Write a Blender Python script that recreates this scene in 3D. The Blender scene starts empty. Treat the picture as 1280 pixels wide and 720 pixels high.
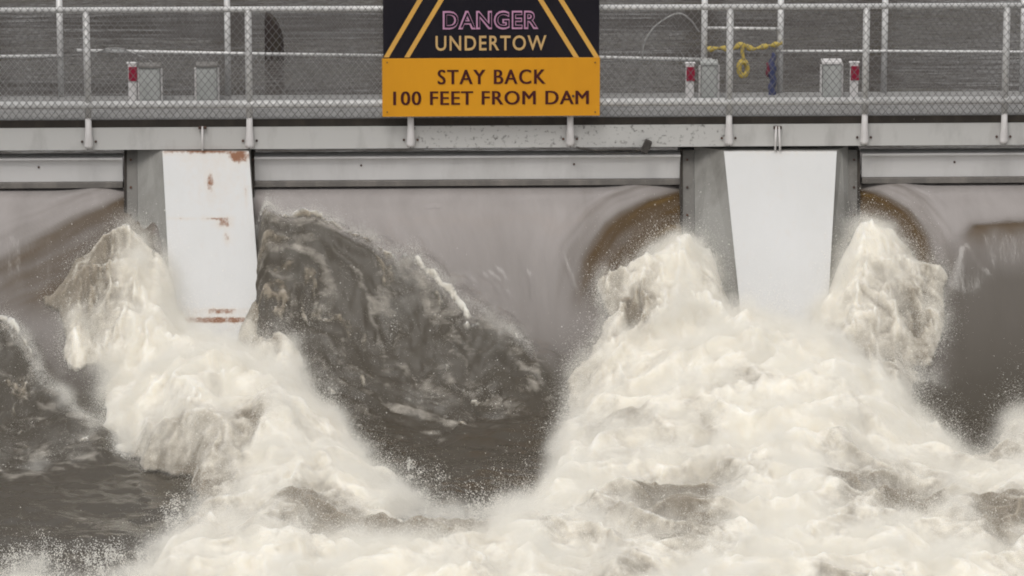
import bpy, bmesh, math, random
import numpy as np
from mathutils import Vector, Matrix

sc = bpy.context.scene
C = sc.collection
random.seed(7)
rng = np.random.default_rng(11)

# ------------------------------------------------------------------ camera
TH, YAW, DIST, FPX = math.radians(14), math.radians(1.5), 60.0, 6000.0
TGT = np.array([0.0, 0.0, -2.165])
VD = np.array([math.sin(YAW)*math.cos(TH), math.cos(YAW)*math.cos(TH), -math.sin(TH)])
POS = TGT - DIST*VD
VR = np.cross(VD, [0, 0, 1]); VR /= np.linalg.norm(VR)
VU = np.cross(VR, VD)
cam_d = bpy.data.cameras.new('camera'); cam = bpy.data.objects.new('camera', cam_d); C.objects.link(cam)
cam_d.sensor_width = 36.0; cam_d.lens = 36.0*FPX/1280.0
cam_d.clip_start = 1.0; cam_d.clip_end = 3000.0
cam.matrix_world = Matrix(((VR[0], VU[0], -VD[0], POS[0]), (VR[1], VU[1], -VD[1], POS[1]), (VR[2], VU[2], -VD[2], POS[2]), (0, 0, 0, 1)))
sc.camera = cam

# ------------------------------------------------------------------ sky, sun, exposure (overcast)
SUN_EL, SUN_AZ = math.radians(58), math.radians(200)
world = bpy.data.worlds.new('World'); sc.world = world; world.use_nodes = True
nt = world.node_tree; nt.nodes.clear()
sky = nt.nodes.new('ShaderNodeTexSky'); sky.sky_type = 'NISHITA'; sky.sun_disc = False
sky.sun_elevation = SUN_EL; sky.sun_rotation = SUN_AZ; sky.dust_density = 4.0; sky.air_density = 1.2
hs = nt.nodes.new('ShaderNodeHueSaturation'); hs.inputs['Saturation'].default_value = 0.10
mx = nt.nodes.new('ShaderNodeMix'); mx.data_type = 'RGBA'; mx.inputs[0].default_value = 0.55
mx.inputs[7].default_value = (6.4, 6.35, 6.3, 1)
bg = nt.nodes.new('ShaderNodeBackground'); bg.inputs[1].default_value = 0.12
wo = nt.nodes.new('ShaderNodeOutputWorld')
nt.links.new(sky.outputs[0], hs.inputs['Color']); nt.links.new(hs.outputs[0], mx.inputs[6])
nt.links.new(mx.outputs[2], bg.inputs[0]); nt.links.new(bg.outputs[0], wo.inputs[0])
sl = bpy.data.lights.new('sun', 'SUN'); sl.energy = 1.1; sl.angle = math.radians(25); sl.color = (1, 0.96, 0.9)
so = bpy.data.objects.new('sun', sl); C.objects.link(so)
sdir = Vector((math.sin(SUN_AZ)*math.cos(SUN_EL), math.cos(SUN_AZ)*math.cos(SUN_EL), math.sin(SUN_EL)))
so.rotation_euler = sdir.to_track_quat('Z', 'Y').to_euler(); so.location = (0, -10, 30)
sc.view_settings.view_transform = 'Standard'; sc.view_settings.look = 'None'
sc.view_settings.gamma = 1.0; sc.view_settings.use_curve_mapping = False
sc.view_settings.exposure = 0.08
sc.render.engine = 'CYCLES'
sc.cycles.use_denoising = True
sc.cycles.use_adaptive_sampling = True; sc.cycles.adaptive_threshold = 0.025
sc.cycles.max_bounces = 6; sc.cycles.diffuse_bounces = 3; sc.cycles.transparent_max_bounces = 16
sc.cycles.filter_width = 1.9
sc.cycles.volume_bounces = 3; sc.cycles.volume_step_rate = 2.0
MIST_H, MIST_D = 0.080, 7.0

# ------------------------------------------------------------------ helpers
def project(x, y, z):
    v = np.stack([np.asarray(x, float)-POS[0], np.asarray(y, float)-POS[1], np.asarray(z, float)-POS[2]], -1)
    w = v @ VD
    return 640+FPX*(v @ VR)/w, 360-FPX*(v @ VU)/w

def at(px, py, Y):
    """point of the place at distance Y behind the fence that the photo shows at (px, py)"""
    ray = VD + VR*(px-640)/FPX + VU*(360-py)/FPX
    t = (Y-POS[1])/ray[1]
    p = POS+ray*t
    return Vector((p[0], p[1], p[2]))

def tag(o, label=None, cat=None, group=None, kind=None):
    if label: o['label'] = label
    if cat: o['category'] = cat
    if group: o['group'] = group
    if kind: o['kind'] = kind
    return o

def empty(name, loc, label, cat, group=None):
    o = bpy.data.objects.new(name, None); C.objects.link(o); o.location = loc
    bpy.context.view_layer.update()
    return tag(o, label, cat, group)

def link(name, me, parent=None, mat=None, smooth=False):
    o = bpy.data.objects.new(name, me); C.objects.link(o)
    if mat is not None and not me.materials: me.materials.append(mat)
    if smooth:
        me.polygons.foreach_set('use_smooth', [True]*len(me.polygons))
    if parent is not None:
        o.parent = parent
        o.matrix_parent_inverse = parent_inv(parent)
    return o

def parent_inv(p):
    m = Matrix.Translation(p.location) if p.parent is None else Matrix.Identity(4)
    return m.inverted()

def bm_obj(name, bm, mat, parent=None, smooth=False, bevel=0.0):
    if bevel > 0:
        bmesh.ops.bevel(bm, geom=list(bm.edges), offset=bevel, segments=2, affect='EDGES', profile=0.5)
    bmesh.ops.recalc_face_normals(bm, faces=bm.faces)
    me = bpy.data.meshes.new(name); bm.to_mesh(me); bm.free()
    return link(name, me, parent, mat, smooth)

def add_box(bm, x0, x1, y0, y1, z0, z1):
    v = [bm.verts.new(p) for p in ((x0,y0,z0),(x1,y0,z0),(x1,y1,z0),(x0,y1,z0),(x0,y0,z1),(x1,y0,z1),(x1,y1,z1),(x0,y1,z1))]
    for f in ((0,3,2,1),(4,5,6,7),(0,1,5,4),(1,2,6,5),(2,3,7,6),(3,0,4,7)):
        bm.faces.new([v[i] for i in f])
    return v

def add_hexa(bm, bot, top):
    v = [bm.verts.new(p) for p in list(bot)+list(top)]
    for f in ((0,3,2,1),(4,5,6,7),(0,1,5,4),(1,2,6,5),(2,3,7,6),(3,0,4,7)):
        bm.faces.new([v[i] for i in f])

def add_tube(bm, pts, r, n=10, caps=True):
    pts = [Vector(p) for p in pts]
    rr = r if isinstance(r, (list, tuple)) else [r]*len(pts)
    rings = []; ref = None
    for i, p in enumerate(pts):
        a = pts[max(i-1, 0)]; b = pts[min(i+1, len(pts)-1)]
        t = (b-a).normalized()
        if ref is None: ref = Vector((0, 0, 1)) if abs(t.z) < 0.9 else Vector((1, 0, 0))
        u = t.cross(ref).normalized(); w = u.cross(t).normalized()
        ref = w
        rings.append([bm.verts.new(p + (u*math.cos(2*math.pi*k/n)+w*math.sin(2*math.pi*k/n))*rr[i]) for k in range(n)])
    for a, b in zip(rings[:-1], rings[1:]):
        for k in range(n):
            bm.faces.new((a[k], a[(k+1) % n], b[(k+1) % n], b[k]))
    if caps:
        bm.faces.new(rings[0][::-1]); bm.faces.new(rings[-1])

# ---- numpy gradient noise
_P = rng.permutation(512).astype(np.int64); _P = np.concatenate([_P, _P, _P])
_G = rng.normal(size=(512, 3)); _G /= np.linalg.norm(_G, axis=1)[:, None]
def pnoise(x, y, z=0.0):
    x, y, z = np.broadcast_arrays(np.asarray(x, float), np.asarray(y, float), np.asarray(z, float))
    xi = np.floor(x).astype(np.int64); yi = np.floor(y).astype(np.int64); zi = np.floor(z).astype(np.int64)
    xf, yf, zf = x-xi, y-yi, z-zi
    fade = lambda t: t*t*t*(t*(t*6-15)+10)
    u, v, w = fade(xf), fade(yf), fade(zf)
    xi &= 511; yi &= 511; zi &= 511
    def g(dx, dy, dz):
        h = _P[_P[_P[(xi+dx) & 511]+((yi+dy) & 511)]+((zi+dz) & 511)]
        q = _G[h]
        return q[..., 0]*(xf-dx)+q[..., 1]*(yf-dy)+q[..., 2]*(zf-dz)
    l = lambda a, b, t: a+(b-a)*t
    return l(l(l(g(0,0,0), g(1,0,0), u), l(g(0,1,0), g(1,1,0), u), v), l(l(g(0,0,1), g(1,0,1), u), l(g(0,1,1), g(1,1,1), u), v), w)*1.6
def fbm(x, y, z=0.0, o=4, gain=0.5):
    s = 0; a = 1; f = 1
    for i in range(o):
        s = s+a*pnoise(x*f+17.3*i, y*f-9.1*i, np.asarray(z)*f+3.7*i); a *= gain; f *= 2.03
    return s
def billow(x, y, z=0.0, o=4, gain=0.5):
    s = 0; a = 1; f = 1
    for i in range(o):
        s = s+a*(1-2*np.abs(pnoise(x*f+5.3*i, y*f+19.1*i, np.asarray(z)*f-7.7*i))); a *= gain; f *= 2.03
    return s
def sstep(a, b, x):
    t = np.clip((x-a)/(b-a), 0, 1); return t*t*(3-2*t)

# ------------------------------------------------------------------ materials
def mat(name):
    m = bpy.data.materials.new(name); m.use_nodes = True
    return m, m.node_tree, m.node_tree.nodes['Principled BSDF']

def N(t, typ, **kw):
    n = t.nodes.new(typ)
    for k, v in kw.items():
        if k.startswith('i_'):
            n.inputs[k[2:].replace('_', ' ')].default_value = v
        else: setattr(n, k, v)
    return n

def worn(name, col, col2, rough=0.7, scale=3.0, metal=0.0, bump=0.15, spec=0.3, fine=60.0, thr=(0.45, 0.75), streak=True):
    """plain colour with dirt of a second colour in noisy, slightly run-down patches"""
    m, t, b = mat(name)
    tc = N(t, 'ShaderNodeTexCoord'); mp = N(t, 'ShaderNodeMapping')
    mp.inputs['Scale'].default_value = (1, 1, 0.35 if streak else 1)
    t.links.new(tc.outputs['Object'], mp.inputs[0])
    n1 = N(t, 'ShaderNodeTexNoise', i_Scale=scale, i_Detail=8.0, i_Roughness=0.65)
    t.links.new(mp.outputs[0], n1.inputs['Vector'])
    r = N(t, 'ShaderNodeMapRange'); r.inputs['From Min'].default_value = thr[0]; r.inputs['From Max'].default_value = thr[1]
    t.links.new(n1.outputs['Fac'], r.inputs[0])
    mixn = N(t, 'ShaderNodeMix', data_type='RGBA')
    mixn.inputs[6].default_value = (*col, 1); mixn.inputs[7].default_value = (*col2, 1)
    t.links.new(r.outputs[0], mixn.inputs[0]); t.links.new(mixn.outputs[2], b.inputs['Base Color'])
    n2 = N(t, 'ShaderNodeTexNoise', i_Scale=fine, i_Detail=4.0)
    t.links.new(tc.outputs['Object'], n2.inputs['Vector'])
    bp = N(t, 'ShaderNodeBump'); bp.inputs['Strength'].default_value = bump; bp.inputs['Distance'].default_value = 0.01
    t.links.new(n2.outputs['Fac'], bp.inputs['Height']); t.links.new(bp.outputs[0], b.inputs['Normal'])
    b.inputs['Roughness'].default_value = rough; b.inputs['Metallic'].default_value = metal; b.inputs['Specular IOR Level'].default_value = spec
    return m

M_conc = worn('pier_concrete', (0.29, 0.285, 0.27), (0.17, 0.163, 0.15), 0.85, 2.2, bump=0.3)
M_guide = worn('guide_steel', (0.17, 0.163, 0.152), (0.10, 0.093, 0.085), 0.7, 3.0)
M_beam = worn('beam_grey_paint', (0.50, 0.495, 0.485), (0.30, 0.29, 0.28), 0.6, 2.5, thr=(0.5, 0.85))
M_girder = worn('girder_pale_paint', (0.60, 0.59, 0.585), (0.45, 0.44, 0.43), 0.6, 1.8, thr=(0.5, 0.85))
M_seal = worn('seal_dark', (0.15, 0.14, 0.13), (0.24, 0.22, 0.20), 0.8, 4.0)
M_deck = worn('deck_grating', (0.28, 0.275, 0.27), (0.17, 0.165, 0.16), 0.8, 6.0)
M_timber = worn('dark_timber', (0.035, 0.03, 0.026), (0.06, 0.05, 0.042), 0.85, 5.0)
M_galv = worn('galvanised_pipe', (0.66, 0.655, 0.65), (0.48, 0.47, 0.47), 0.5, 5.0, metal=0.25)
M_wire = worn('galvanised_wire', (0.17, 0.165, 0.165), (0.12, 0.115, 0.115), 0.5, 9.0, metal=0.2)
M_wireold = worn('dull_wire', (0.36, 0.355, 0.35), (0.26, 0.25, 0.25), 0.6, 9.0, metal=0.2)
M_yellow = worn('sign_amber', (0.66, 0.295, 0.010), (0.60, 0.262, 0.010), 0.55, 1.5, bump=0.02)
M_black = worn('sign_black', (0.012, 0.011, 0.016), (0.02, 0.017, 0.022), 0.6, 1.5, bump=0.02, spec=0.12)
M_maroon = worn('letter_maroon', (0.05, 0.006, 0.006), (0.07, 0.01, 0.01), 0.6, 6, bump=0.02)
M_tan = worn('letter_tan', (0.56, 0.37, 0.16), (0.48, 0.31, 0.14), 0.6, 6, bump=0.02)
M_stripe = worn('stripe_amber', (0.66, 0.37, 0.08), (0.58, 0.32, 0.08), 0.6, 6, bump=0.02)
M_pink = worn('letter_lilac', (0.52, 0.27, 0.42), (0.46, 0.23, 0.37), 0.6, 6, bump=0.02)
M_red = worn('marker_red', (0.26, 0.008, 0.035), (0.20, 0.008, 0.03), 0.6, 6, bump=0.05)
M_white = worn('marker_white', (0.66, 0.64, 0.64), (0.5, 0.48, 0.47), 0.6, 6, bump=0.05)
M_boxgrey = worn('box_grey', (0.42, 0.43, 0.42), (0.32, 0.33, 0.32), 0.6, 6, bump=0.05)
M_boxcap = worn('box_cap', (0.16, 0.15, 0.14), (0.24, 0.23, 0.22), 0.6, 8, bump=0.05)
M_rope = worn('yellow_rope', (0.50, 0.38, 0.10), (0.36, 0.27, 0.08), 0.85, 14, bump=0.6, fine=160)
M_blue = worn('blue_cloth', (0.05, 0.06, 0.13), (0.09, 0.09, 0.16), 0.9, 12)
M_darkred = worn('dark_red_cloth', (0.16, 0.03, 0.05), (0.10, 0.02, 0.03), 0.9, 12)
M_pile = worn('old_pile', (0.035, 0.025, 0.024), (0.06, 0.055, 0.035), 0.9, 5)
M_fit = worn('dark_fitting', (0.05, 0.045, 0.042), (0.10, 0.09, 0.08), 0.7, 12)
M_bolt = worn('bolt_dark', (0.06, 0.04, 0.035), (0.16, 0.08, 0.05), 0.7, 20)
M_bark = worn('bark', (0.10, 0.08, 0.065), (0.06, 0.05, 0.04), 0.9, 6)
M_leaf = worn('leaf', (0.080, 0.064, 0.048), (0.055, 0.048, 0.036), 0.8, 3, streak=False)
M_bank = worn('bank_grass', (0.10, 0.09, 0.05), (0.07, 0.06, 0.04), 0.95, 0.6, streak=False)
M_bed = worn('river_bed', (0.10, 0.085, 0.065), (0.07, 0.06, 0.045), 0.95, 0.5, streak=False)

def plate_material():
    m, t, b = mat('painted_plate')
    tc = N(t, 'ShaderNodeTexCoord')
    a = N(t, 'ShaderNodeAttribute', attribute_name='rust')
    n = N(t, 'ShaderNodeTexNoise', i_Scale=14.0, i_Detail=9.0, i_Roughness=0.7)
    mp = N(t, 'ShaderNodeMapping'); mp.inputs['Scale'].default_value = (1, 1, 0.5)
    t.links.new(tc.outputs['Object'], mp.inputs[0]); t.links.new(mp.outputs[0], n.inputs['Vector'])
    ad = N(t, 'ShaderNodeMath', operation='ADD'); t.links.new(a.outputs['Fac'], ad.inputs[0]); t.links.new(n.outputs['Fac'], ad.inputs[1])
    r = N(t, 'ShaderNodeMapRange'); r.inputs['From Min'].default_value = 0.92; r.inputs['From Max'].default_value = 1.16
    t.links.new(ad.outputs[0], r.inputs[0])
    # weak stain around the rust
    r2 = N(t, 'ShaderNodeMapRange'); r2.inputs['From Min'].default_value = 0.55; r2.inputs['From Max'].default_value = 1.25; r2.inputs['To Max'].default_value = 0.55
    t.links.new(ad.outputs[0], r2.inputs[0])
    n2 = N(t, 'ShaderNodeTexNoise', i_Scale=1.7, i_Detail=6.0); t.links.new(mp.outputs[0], n2.inputs['Vector'])
    base = N(t, 'ShaderNodeMix', data_type='RGBA'); base.inputs[6].default_value = (0.64, 0.64, 0.645, 1); base.inputs[7].default_value = (0.57, 0.57, 0.565, 1)
    t.links.new(n2.outputs['Fac'], base.inputs[0])
    st = N(t, 'ShaderNodeMix', data_type='RGBA'); st.inputs[7].default_value = (0.60, 0.50, 0.40, 1)
    t.links.new(r2.outputs[0], st.inputs[0]); t.links.new(base.outputs[2], st.inputs[6])
    ru = N(t, 'ShaderNodeMix', data_type='RGBA'); ru.inputs[7].default_value = (0.22, 0.09, 0.04, 1)
    t.links.new(r.outputs[0], ru.inputs[0]); t.links.new(st.outputs[2], ru.inputs[6])
    t.links.new(ru.outputs[2], b.inputs['Base Color']); b.inputs['Roughness'].default_value = 0.6
    bp = N(t, 'ShaderNodeBump'); bp.inputs['Strength'].default_value = 0.12; bp.inputs['Distance'].default_value = 0.02
    t.links.new(n.outputs['Fac'], bp.inputs['Height']); t.links.new(bp.outputs[0], b.inputs['Normal'])
    return m
M_plate = plate_material()

SILT = (0.070, 0.060, 0.047)
def water_material():
    m, t, b = mat('silty_water')
    tc = N(t, 'ShaderNodeTexCoord')
    am = N(t, 'ShaderNodeAttribute', attribute_name='amber')
    fr = N(t, 'ShaderNodeAttribute', attribute_name='froth')
    c1 = N(t, 'ShaderNodeMix', data_type='RGBA'); c1.inputs[6].default_value = (*SILT, 1)
    ramp = N(t, 'ShaderNodeValToRGB'); ramp.color_ramp.elements[0].position = 0.15; ramp.color_ramp.elements[0].color = (0.16, 0.135, 0.115, 1)
    ramp.color_ramp.elements[1].position = 0.95; ramp.color_ramp.elements[1].color = (0.20, 0.125, 0.035, 1)
    e_ = ramp.color_ramp.elements.new(0.55); e_.color = (0.085, 0.055, 0.028, 1)
    t.links.new(am.outputs['Fac'], ramp.inputs[0]); t.links.new(ramp.outputs[0], c1.inputs[7])
    am2 = N(t, 'ShaderNodeMapRange'); am2.inputs['From Max'].default_value = 0.35; t.links.new(am.outputs['Fac'], am2.inputs[0])
    t.links.new(am2.outputs[0], c1.inputs[0])
    ve = N(t, 'ShaderNodeAttribute', attribute_name='sky_sheen')
    c0 = N(t, 'ShaderNodeMix', data_type='RGBA'); c0.inputs[6].default_value = (*SILT, 1); c0.inputs[7].default_value = (0.37, 0.342, 0.333, 1)  # pale tone of the mirrored sky mixed into the base colour
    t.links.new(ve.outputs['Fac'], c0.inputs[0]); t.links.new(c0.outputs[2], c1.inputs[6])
    mp = N(t, 'ShaderNodeMapping'); mp.inputs['Scale'].default_value = (0.75, 1.0, 1.3)
    t.links.new(tc.outputs['Object'], mp.inputs[0])
    n = N(t, 'ShaderNodeTexNoise', i_Scale=4.5, i_Detail=9.0, i_Roughness=0.62, i_Distortion=1.0)
    t.links.new(mp.outputs[0], n.inputs['Vector'])
    ad = N(t, 'ShaderNodeMath', operation='ADD'); t.links.new(fr.outputs['Fac'], ad.inputs[0]); t.links.new(n.outputs['Fac'], ad.inputs[1])
    r = N(t, 'ShaderNodeMapRange'); r.inputs['From Min'].default_value = 0.82; r.inputs['From Max'].default_value = 1.50
    t.links.new(ad.outputs[0], r.inputs[0])
    c2 = N(t, 'ShaderNodeMix', data_type='RGBA'); c2.inputs[7].default_value = (0.55, 0.51, 0.45, 1)
    t.links.new(r.outputs[0], c2.inputs[0]); t.links.new(c1.outputs[2], c2.inputs[6])
    t.links.new(c2.outputs[2], b.inputs['Base Color'])
    rr = N(t, 'ShaderNodeMapRange'); ch = N(t, 'ShaderNodeAttribute', attribute_name='churn'); rb = N(t, 'ShaderNodeMapRange'); rb.inputs['To Min'].default_value = 0.14; rb.inputs['To Max'].default_value = 0.42
    t.links.new(ch.outputs['Fac'], rb.inputs[0]); t.links.new(rb.outputs[0], rr.inputs['To Min']); rr.inputs['To Max'].default_value = 0.8
    t.links.new(r.outputs[0], rr.inputs[0]); t.links.new(rr.outputs[0], b.inputs['Roughness'])
    b.inputs['IOR'].default_value = 1.33
    n3 = N(t, 'ShaderNodeTexNoise', i_Scale=3.2, i_Detail=6.0, i_Roughness=0.6); 
    mp3 = N(t, 'ShaderNodeMapping'); mp3.inputs['Scale'].default_value = (2.4, 0.7, 0.7)
    t.links.new(tc.outputs['Object'], mp3.inputs[0]); t.links.new(mp3.outputs[0], n3.inputs['Vector'])
    bp = N(t, 'ShaderNodeBump'); bp.inputs['Strength'].default_value = 0.35; bp.inputs['Distance'].default_value = 0.03
    t.links.new(n3.outputs['Fac'], bp.inputs['Height']); t.links.new(bp.outputs[0], b.inputs['Normal'])
    return m
M_water = water_material()

def pool_material():
    m, t, b = mat('pool_water')
    tc = N(t, 'ShaderNodeTexCoord')
    mp = N(t, 'ShaderNodeMapping'); mp.inputs['Scale'].default_value = (0.5, 3.2, 1.0)
    t.links.new(tc.outputs['Object'], mp.inputs[0])
    n = N(t, 'ShaderNodeTexNoise', i_Scale=1.2, i_Detail=4.0, i_Roughness=0.5); t.links.new(mp.outputs[0], n.inputs['Vector'])
    # calmer and choppier patches
    np_ = N(t, 'ShaderNodeTexNoise', i_Scale=0.16, i_Detail=3.0); t.links.new(mp.outputs[0], np_.inputs['Vector'])
    r = N(t, 'ShaderNodeMapRange'); r.inputs['From Min'].default_value = 0.35; r.inputs['From Max'].default_value = 0.65; r.inputs['To Min'].default_value = 0.12; r.inputs['To Max'].default_value = 1.0
    t.links.new(np_.outputs['Fac'], r.inputs[0])
    bp = N(t, 'ShaderNodeBump'); bp.inputs['Distance'].default_value = 0.10
    t.links.new(r.outputs[0], bp.inputs['Strength']); t.links.new(n.outputs['Fac'], bp.inputs['Height'])
    t.links.new(bp.outputs[0], b.inputs['Normal'])
    b.inputs['Base Color'].default_value = (0.085, 0.077, 0.072, 1); b.inputs['Roughness'].default_value = 0.10; b.inputs['IOR'].default_value = 1.33
    return m
M_pool = pool_material()

def foam_material():
    m, t, b = mat('foam')
    tc = N(t, 'ShaderNodeTexCoord')
    cov = N(t, 'ShaderNodeAttribute', attribute_name='cover')
    dirt = N(t, 'ShaderNodeAttribute', attribute_name='silt')
    n = N(t, 'ShaderNodeTexNoise', i_Scale=7.0, i_Detail=8.0, i_Roughness=0.65); t.links.new(tc.outputs['Object'], n.inputs['Vector'])
    ad = N(t, 'ShaderNodeMath', operation='ADD'); t.links.new(dirt.outputs['Fac'], ad.inputs[0]); t.links.new(n.outputs['Fac'], ad.inputs[1])
    r = N(t, 'ShaderNodeMapRange'); r.inputs['From Min'].default_value = 0.52; r.inputs['From Max'].default_value = 1.30
    t.links.new(ad.outputs[0], r.inputs[0])
    c = N(t, 'ShaderNodeMix', data_type='RGBA'); c.inputs[6].default_value = (0.84, 0.80, 0.715, 1); c.inputs[7].default_value = (0.24, 0.21, 0.17, 1)
    t.links.new(r.outputs[0], c.inputs[0]); t.links.new(c.outputs[2], b.inputs['Base Color'])
    b.inputs['Roughness'].default_value = 0.9; b.inputs['Specular IOR Level'].default_value = 0.15
    b.inputs['Subsurface Weight'].default_value = 1.0; b.inputs['Subsurface Scale'].default_value = 0.16
    b.inputs['Subsurface Radius'].default_value = (1.0, 0.95, 0.85)
    # lacy edge: the foam sheet breaks up where it thins out
    n2 = N(t, 'ShaderNodeTexNoise', i_Scale=16.0, i_Detail=6.0, i_Roughness=0.7); t.links.new(tc.outputs['Object'], n2.inputs['Vector'])
    ad2 = N(t, 'ShaderNodeMath', operation='ADD'); t.links.new(cov.outputs['Fac'], ad2.inputs[0]); t.links.new(n2.outputs['Fac'], ad2.inputs[1])
    r2 = N(t, 'ShaderNodeMapRange'); r2.inputs['From Min'].default_value = 0.50; r2.inputs['From Max'].default_value = 0.95
    t.links.new(ad2.outputs[0], r2.inputs[0]); t.links.new(r2.outputs[0], b.inputs['Alpha'])
    return m
M_foam = foam_material()
m_, t_, b_ = mat('spray'); M_spray = m_
b_.inputs['Base Color'].default_value = (0.86, 0.84, 0.79, 1); b_.inputs['Roughness'].default_value = 0.6
b_.inputs['Subsurface Weight'].default_value = 0.0

# ------------------------------------------------------------------ ground and banks
def grid_mesh(name, xs, ys, Z, keep=None):
    ny, nx = Z.shape
    X, Y = np.meshgrid(xs, ys) if xs.ndim == 1 else (xs, ys)
    co = np.stack([X, Y, Z], -1).reshape(-1, 3)
    i = np.arange(ny*nx).reshape(ny, nx)
    q = np.stack([i[:-1, :-1], i[1:, :-1], i[1:, 1:], i[:-1, 1:]], -1).reshape(-1, 4)
    # ys run downstream, so this order faces up
    if keep is not None:
        k = keep.reshape(-1); q = q[k[q].any(1)]
    return raw_mesh(name, co, q)

def raw_mesh(name, co, q):
    me = bpy.data.meshes.new(name)
    used = np.unique(q); remap = -np.ones(len(co), np.int64); remap[used] = np.arange(len(used))
    co = co[used]; q = remap[q]
    me.vertices.add(len(co)); me.vertices.foreach_set('co', co.astype(np.float32).ravel())
    me.loops.add(q.size); me.loops.foreach_set('vertex_index', q.astype(np.int32).ravel())
    me.polygons.add(len(q)); me.polygons.foreach_set('loop_start', np.arange(0, q.size, 4, dtype=np.int32))
    me.update(calc_edges=True); me.validate()
    me.polygons.foreach_set('use_smooth', np.ones(len(q), bool))
    return me, used

def attr(me, name, vals):
    a = me.attributes.new(name, 'FLOAT', 'POINT'); a.data.foreach_set('value', np.asarray(vals, np.float32))

POOL_Z = -0.87
xs = np.linspace(-300, 300, 60); ys = np.array([400, 200, 110, 80, 60, 52, 46, 44, 42, 40, 20, 3, -3, -60, -140.])
zb = np.interp(ys, [-140, -3, 3, 40, 42, 44, 46, 60, 400], [-7, -6, -4.5, -3.5, -1.6, -0.3, 0.4, 0.9, 3.0])
Zb = np.repeat(zb[:, None], 60, 1) + 0.25*fbm(xs[None, :]*0.1, ys[:, None]*0.05, o=3)
me, _ = grid_mesh('ground', xs, ys, Zb); tag(link('ground', me, None, M_bed), kind='structure')
me.materials.append(M_bank)
for p in me.polygons:
    if p.center.y > 41: p.material_index = 1

# ------------------------------------------------------------------ water surface
X0, X1 = -9.0, 9.0
gx = np.arange(X0, X1+1e-6, 0.025)
gy = np.concatenate([np.arange(1.9, -4.0, -0.025), np.arange(-4.0, -14.0, -0.033)])
GX, GY = np.meshgrid(gx, gy)
_py = [14, 1.9, 0.6, 0.2, -0.2, -0.55, -0.9, -1.3, -1.7, -2.2, -2.7, -3.3, -4.0, -6.0, -8.0, -10.0, -14.0]
_pz = [POOL_Z, POOL_Z, POOL_Z-.002, -0.885, -0.94, -1.09, -1.34, -1.69, -2.06, -2.45, -2.72, -2.88, -2.98, -3.00, -2.90, -2.85, -2.9]
_yy = np.linspace(14, -14, 1401)
_zz = np.interp(-_yy, [-a for a in _py], _pz)
_k = np.hanning(41); _k /= _k.sum(); _zz = np.convolve(np.pad(_zz, 20, mode='edge'), _k, 'valid')
def base(Y): return np.interp(-np.asarray(Y, float), -_yy, _zz)
_pp = project(np.zeros_like(_yy), _yy, _zz)[1]
def onbase(px, py):
    Y = np.interp(py, _pp, _yy)
    p = at(px, py, float(Y)); return (p.x, p.y)

def sdist(pts, X, Y):
    """distance to a polyline and the side of it (positive to the right when walking along)"""
    best = np.full(X.shape, 1e9); sgn = np.ones(X.shape); par = np.zeros(X.shape)
    n = len(pts)-1
    for i in range(n):
        ax, ay = pts[i]; bx, by = pts[i+1]
        dx, dy = bx-ax, by-ay; L2 = dx*dx+dy*dy
        t = ((X-ax)*dx+(Y-ay)*dy)/L2
        tc = np.clip(t, 0, 1)
        d = np.hypot(X-ax-tc*dx, Y-ay-tc*dy)
        s = np.where((dy*(X-ax)-dx*(Y-ay)) >= 0, 1.0, -1.0)
        m = d < best
        best = np.where(m, d, best); sgn = np.where(m, s, sgn); par = np.where(m, (i+tc)/n, par)
    return best*sgn, par

S = base(GY)
crestw = np.zeros_like(S); rough = np.zeros_like(S); froth = np.zeros_like(S); amber = np.zeros_like(S)
def wob(x, y): return 0.15*fbm(x*1.2, y*1.2, 3.1, 5, 0.55), 0.15*fbm(x*1.2, y*1.2, 8.1, 5, 0.55)
wx_, wy_ = wob(GX, GY); WX = GX+wx_; WY = GY+wy_   # wobble for ragged edges
# breaking cross-waves that peel off the piers
def breaker(pxs, bump, drop, w, fr, rg=1.0):
    global S, rough, froth, crestw
    pts = [onbase(*p) for p in pxs]
    d, par = sdist(pts, WX, WY)
    end = sstep(0.0, 0.06, par)*(1-sstep(0.80, 1.0, par))
    crest = np.where(d < 0, np.exp(-(d/0.16)**2), np.exp(-(d/0.40)**2))
    S = S + end*bump*crest - end*drop*sstep(0.0, 0.9, d)*(1-sstep(w, w*2.2, d))
    near = sstep(-0.02, 0.12, d)*(1-sstep(w*0.7, w*2.4, d+0.7*fbm(GX*0.9, GY*0.9, 91.0, 3)))*sstep(0.0, 0.05, par)*(1-sstep(0.9, 1.0, par)*0.6)
    near = near*rg
    rough = np.maximum(rough, near)
    crestw = np.maximum(crestw, end*np.exp(-((d-0.03)/0.10)**2)*(1.0 if fr > 0 else 0))
    froth = np.maximum(froth, end*fr*np.exp(-((d-0.05)/0.13)**2))
    froth = np.maximum(froth, near*0.25)
breaker([(300, 260), (350, 273), (400, 290), (450, 309), (500, 338), (560, 376), (620, 416), (680, 458), (745, 505)], 0.17, 0.18, 1.5, 0.40)
breaker([(-300, 262), (-180, 310), (-80, 352), (0, 410), (40, 455), (75, 500), (120, 550), (160, 600)], 0.18, 0.14, 1.1, 0.42)
d_, p_ = sdist([onbase(*p) for p in [(1196, 372), (1206, 330), (1225, 312), (1290, 308), (1380, 312), (1500, 320)]], GX, GY)
d_E, p_E = d_, p_
S = S + 0.20*np.exp(-(d_/0.22)**2)*sstep(0.0, 0.25, p_) + 0.10*sstep(0.0, 0.6, d_)*sstep(5.2, 5.9, GX)*(1-sstep(1.2, 2.4, d_))
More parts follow.
